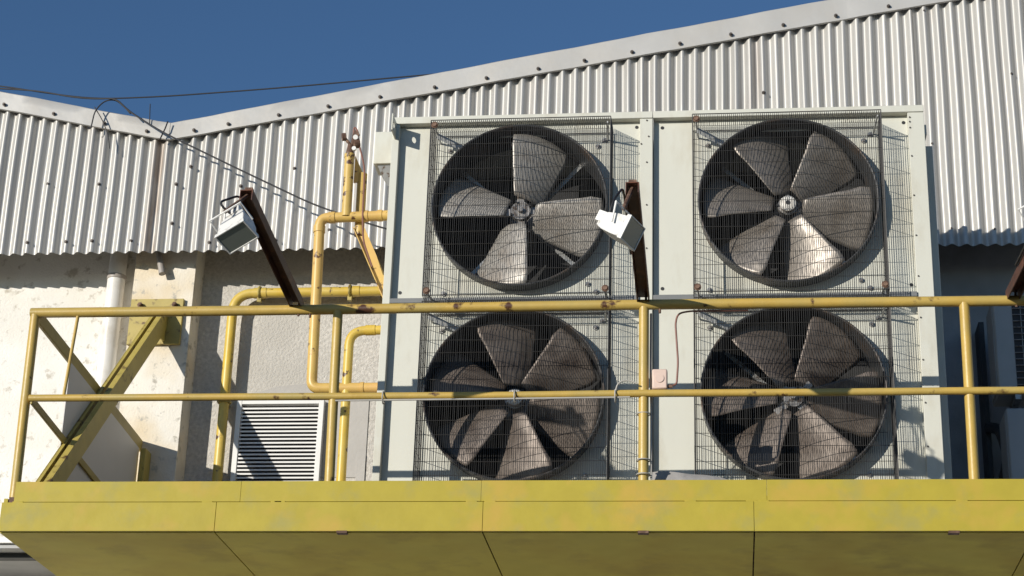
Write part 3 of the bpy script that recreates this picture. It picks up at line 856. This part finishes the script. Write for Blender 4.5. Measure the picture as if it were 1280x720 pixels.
def flood(label, base, tip, hc, W, H, D, seed):
    u = thing('floodlight', label, 'floodlight', base, 'floodlights on arms fixed to the railing')
    b_, t = Vector(base), Vector(tip)
    a = (t - b_)
    L2 = a.length / 2
    a.normalize()
    side = Vector((1, 0, 0)); side = (side - a * side.dot(a)).normalized()
    upv = side.cross(a)
    c = (b_ + t) / 2
    arm = MB()
    arm.obox(c - upv * .028, a * L2, side * .034, upv * .003)
    arm.obox(c + side * .031, a * L2, side * .003, upv * .030)
    arm.obox(c - side * .031, a * L2, side * .003, upv * .030)
    obj('arm', arm, 'brown', u, bevel=.0015)
    obj('bolt', MB().disc((b_.x + .015, .0, 5.60), (0, 0, 1), .007, .12, 8), 'rusty', u)
    top = head(u, hc, W, H, D, .165, .115, .165, False)
    jn = t - a * .05 - upv * .03
    lk = MB().tube([top, top * .4 + jn * .6, jn], .011, 8)
    lk.obox(jn - upv * .012, a * .014, side * .020, upv * .022)
    obj('pivot_bracket', lk, 'rusty', u)
    cb = [Vector(hc) + Vector(D) * .15, top + Vector((-.05, .02, .06)), t + Vector((-.05, .05, .02)), t - a * .12 - side * .045 - upv * .02, b_ + a * .5 - side * .045 - upv * .03]
    obj('lamp_cable', MB().tube(bend(cb, .06, 5), .006, 6), 'black', u)
flood('rusty armed floodlight leaning left, in front of the corrugated wall and shadowed wall', (-2.392, 0.028, 5.612), (-2.40, -1.22, 5.715), (-2.396, -1.335, 5.430),
      (0.8718, -0.3361, 0.3565), (0.4633, 0.8014, -0.3784), (-0.1586, 0.495, 0.8543), 1)
flood('rusty armed floodlight in front of the gap between the two cooling units', (-0.451, 0.028, 5.612), (-0.452, -1.22, 5.715), (-0.444, -1.335, 5.415),
      (0.3285, 0.9443, 0.019), (-0.4382, 0.1693, -0.8828), (-0.8372, 0.2802, 0.4697), 2)
flood('rusty armed floodlight cut off by the right edge of the picture', (1.535, 0.028, 5.612), (1.530, -1.22, 5.47), (1.535, -1.30, 5.430),
      (0.8718, -0.3361, 0.3565), (0.4633, 0.8014, -0.3784), (-0.1586, 0.495, 0.8543), 3)

# ------------------------------------------------------------------ electrics on the railing
jb = thing('junction_box', 'pale pink junction box on the middle rail beside the centre post', 'junction box', (-0.36, .03, 5.09))
obj('box', MB().box(-.402, -.320, -.005, .055, 5.092, 5.205), 'pink', jb, bevel=.008)
obj('lid', MB().disc((-.362, -.007, 5.150), (0, 1, 0), .024, .006, 20), 'pink', jb)
obj('cable_gland', MB().tube([(-.322, .02, 5.112), (-.292, .02, 5.112)], .011, 10), 'rusty', jb)
tag(obj('supply_cable', MB().tube(bend([(-.30, .02, 5.112), (-.270, .02, 5.125), (-.262, .02, 5.25), (-.276, .02, 5.48), (-.262, .02, 5.535), (-.20, .02, 5.548), (.12, .02, 5.549)], .04, 5), .0055, 8), 'cablebrown'),
    'thin red brown cable rising from the pink junction box to the top rail', 'cable')
cd = thing('conduit', 'thin white conduit tied under the middle rail in front of the left unit', 'conduit', (-1.2, -.02, 5.03))
obj('tube', MB().tube([(-2.13, -.018, 5.032), (-2.08, -.022, 5.031), (-1.16, -.022, 5.034), (-.52, -.015, 5.040)], .0052, 8), 'conduit', cd)
for x in (-1.868, -1.145, -.60):
    obj('tie', MB().tube([(x + .026 * math.cos(a) * 0, -.002 + .031 * math.cos(a), 5.052 + .034 * math.sin(a)) for a in [k * PI / 8 for k in range(17)]], .004, 6), 'conduit', cd)
tie2 = thing('rail_cable', 'white cable looping beside the centre post of the railing', 'cable', (-.45, -.02, 5.1))
obj('loop', MB().tube(bend([(-.60, -.02, 5.062), (-.585, -.03, 5.12), (-.53, -.03, 5.135), (-.48, -.035, 5.11)], .03, 5), .0042, 8), 'conduit', tie2)
obj('drop', MB().tube(bend([(-.408, .05, 4.60), (-.408, .05, 5.0), (-.412, .045, 5.2), (-.41, .03, 5.54)], .05, 4), .006, 8), 'conduit', tie2)
for z in (4.62, 4.70, 4.96):
    obj('tie', MB().tube([(-.449 + .036 * math.cos(a), .035 + .036 * math.sin(a), z) for a in [k * PI / 8 for k in range(17)]], .0035, 6), 'conduit', tie2)

# grey tarpaulin lying on the deck in front of the right unit
tp = MB(); nx, ny = 60, 12; vs = []
for i in range(nx + 1):
    t = i / nx
    x = -.41 + .98 * t
    hh = .120 * (1 - t) ** .55 * (0.75 + .25 * math.sin(t * 7)) + .012 if t < .97 else .004
    for j in range(ny + 1):
        s = j / ny
        y = .10 + .42 * s + .02 * math.sin(x * 9)
        z = 4.505 + hh * (0.72 + .28 * math.sin(PI * (0.12 + .85 * s))) * (1.0 if 0 < j < ny else 0.05) + .010 * math.sin(x * 17 + s * 11) * (0 < j < ny) + .07 * (1 - t) * (j > 1)
        vs.append((x, y, z))
R = ny + 1
tp.add(vs, [(i * R + j, (i + 1) * R + j, (i + 1) * R + j + 1, i * R + j + 1) for i in range(nx) for j in range(ny)])
tag(obj('tarpaulin', tp, 'tarp', smooth=50), 'crumpled grey tarpaulin lying on the deck below the right unit', 'tarpaulin')

# ------------------------------------------------------------------ air conditioner outdoor units in the shaded right bay
def ac(label, x0, z0, w, h, y, grille):
    u = thing('air_conditioner', label, 'air conditioner', (x0 + w / 2, y + .15, z0), 'outdoor air conditioners in the shaded bay')
    obj('casing', MB().box(x0, x0 + w, y, y + .30, z0, z0 + h), 'acwhite', u, bevel=.012)
    gx0 = x0 + grille
    obj('grille_backing', MB().box(gx0, gx0 + h * .85, y - .003, y + .01, z0 + .03, z0 + h - .04), 'dark', u)
    gr = MB()
    k = int((h - .09) / .042)
    for i in range(k + 1):
        z = z0 + .04 + i * .042
        gr.tube([(gx0, y - .014, z), (gx0 + h * .85, y - .014, z)], .0032, 6)
    for i in range(5):
        x = gx0 + .05 + i * h * .19
        gr.tube([(x, y - .010, z0 + .03), (x, y - .010, z0 + h - .04)], .0028, 6)
    obj('grille', gr, 'steel', u)
    obj('side_panel', MB().box(x0 - .006, x0 - .001, y + .02, y + .28, z0 + .02, z0 + h - .02), 'acwhite', u)
    for dx in (.12, w - .12):
        obj('bracket', MB().box(x0 + dx - .02, x0 + dx + .02, y + .02, WY, z0 - .045, z0 - .005), 'steel', u, bevel=.003)
ac('grey air conditioner with a dark fan grille behind the railing, the upper one', 1.66, 5.63, .85, .62, 1.62, .115)
ac('grey air conditioner with plain casing standing below the grilled one', 1.685, 4.70, .85, .80, 1.55, .34)
ds = thing('gap_shade_strip', 'dark vertical strip put in for the shaded gap beside the air conditioner, with a black elbow', 'shade_strip', (1.63, 2.2, 4.6))
obj('shade_strip', MB().box(1.63, 1.665, 2.10, WY, 4.5, 6.28), 'black', ds, bevel=.004)  # black strip stands for the shade in the gap
obj('elbow', MB().tube(bend([(1.65, 2.08, 5.55), (1.70, 1.95, 5.50), (1.74, 1.93, 5.30), (1.70, 2.0, 5.15)], .08, 6), .035, 10), 'black', ds)

# ------------------------------------------------------------------ overhead cables
c1 = [(-9.0, 2.9, 9.0), (-5.317, 2.3, 8.326), (-4.94, 2.3, 8.25), (-4.569, 2.3, 8.193), (-4.088, 2.3, 8.198), (-3.198, 2.3, 8.245), (-2.027, 2.3, 8.33), (-0.8, 2.3, 8.40), (0.4, 2.6, 8.50)]
tag(obj('overhead_cable', MB().tube(bend(c1, .4, 5), .0055, 8), 'cable'), 'thin black cable strung across the sky above the roof edge', 'cable')
c0 = [(-9.0, 2.6, 8.75), (-5.32, 2.1, 8.20), (-4.9, 2.0, 8.11), (-4.60, 1.95, 8.02), (-4.40, 1.86, 7.955), (-4.237, 1.80, 7.925), (-4.139, 1.8, 7.825), (-3.892, 1.78, 7.65), (-3.298, 1.70, 7.31), (-2.721, 1.55, 6.96), (-2.30, 1.35, 6.72), (-2.05, 1.25, 6.60)]
tag(obj('drop_cable', MB().tube(bend(c0, .15, 5), .006, 8), 'cable'), 'thin black cable running down across the corrugated wall to the left unit', 'cable')
c2 = [(-4.36, 1.80, 7.52), (-4.40, 1.82, 7.70), (-4.39, 1.83, 7.85), (-4.33, 1.84, 7.93), (-4.25, 1.83, 7.93), (-4.18, 1.82, 7.87), (-4.12, 1.80, 7.80)]
c3_ = [(-4.40, 1.84, 7.88), (-4.33, 1.85, 7.775), (-4.28, 1.85, 7.66), (-4.26, 1.86, 7.56)]
lp = thing('cable_loop', 'loose black cable loop tied over the roof flashing near the valley', 'cable', (-4.36, 1.82, 7.72))
obj('loop', MB().tube(bend([(-4.43, 1.85, 7.72)] + c2[1:], .06, 5), .005, 8), 'cable', lp)
obj('tail', MB().tube(bend(c3_, .06, 5), .004, 6), 'cable', lp)
tag(obj('wire_whisker', MB().tube([(-4.001, 1.88, 7.76), (-4.012, 1.88, 7.915)], .0035, 6), 'cable'), 'short upright wire sticking up from the roof flashing left of the valley', 'wire')
tag(obj('tie_wire', MB().tube([(-3.862, 1.855, 7.76), (-3.875, 1.85, 7.70), (-3.905, 1.855, 7.62)], .005, 6), 'cable'), 'black tie wire across the flashing joint in the valley', 'wire')

for o in COL.objects:
    if '_w' in o: del o['_w']
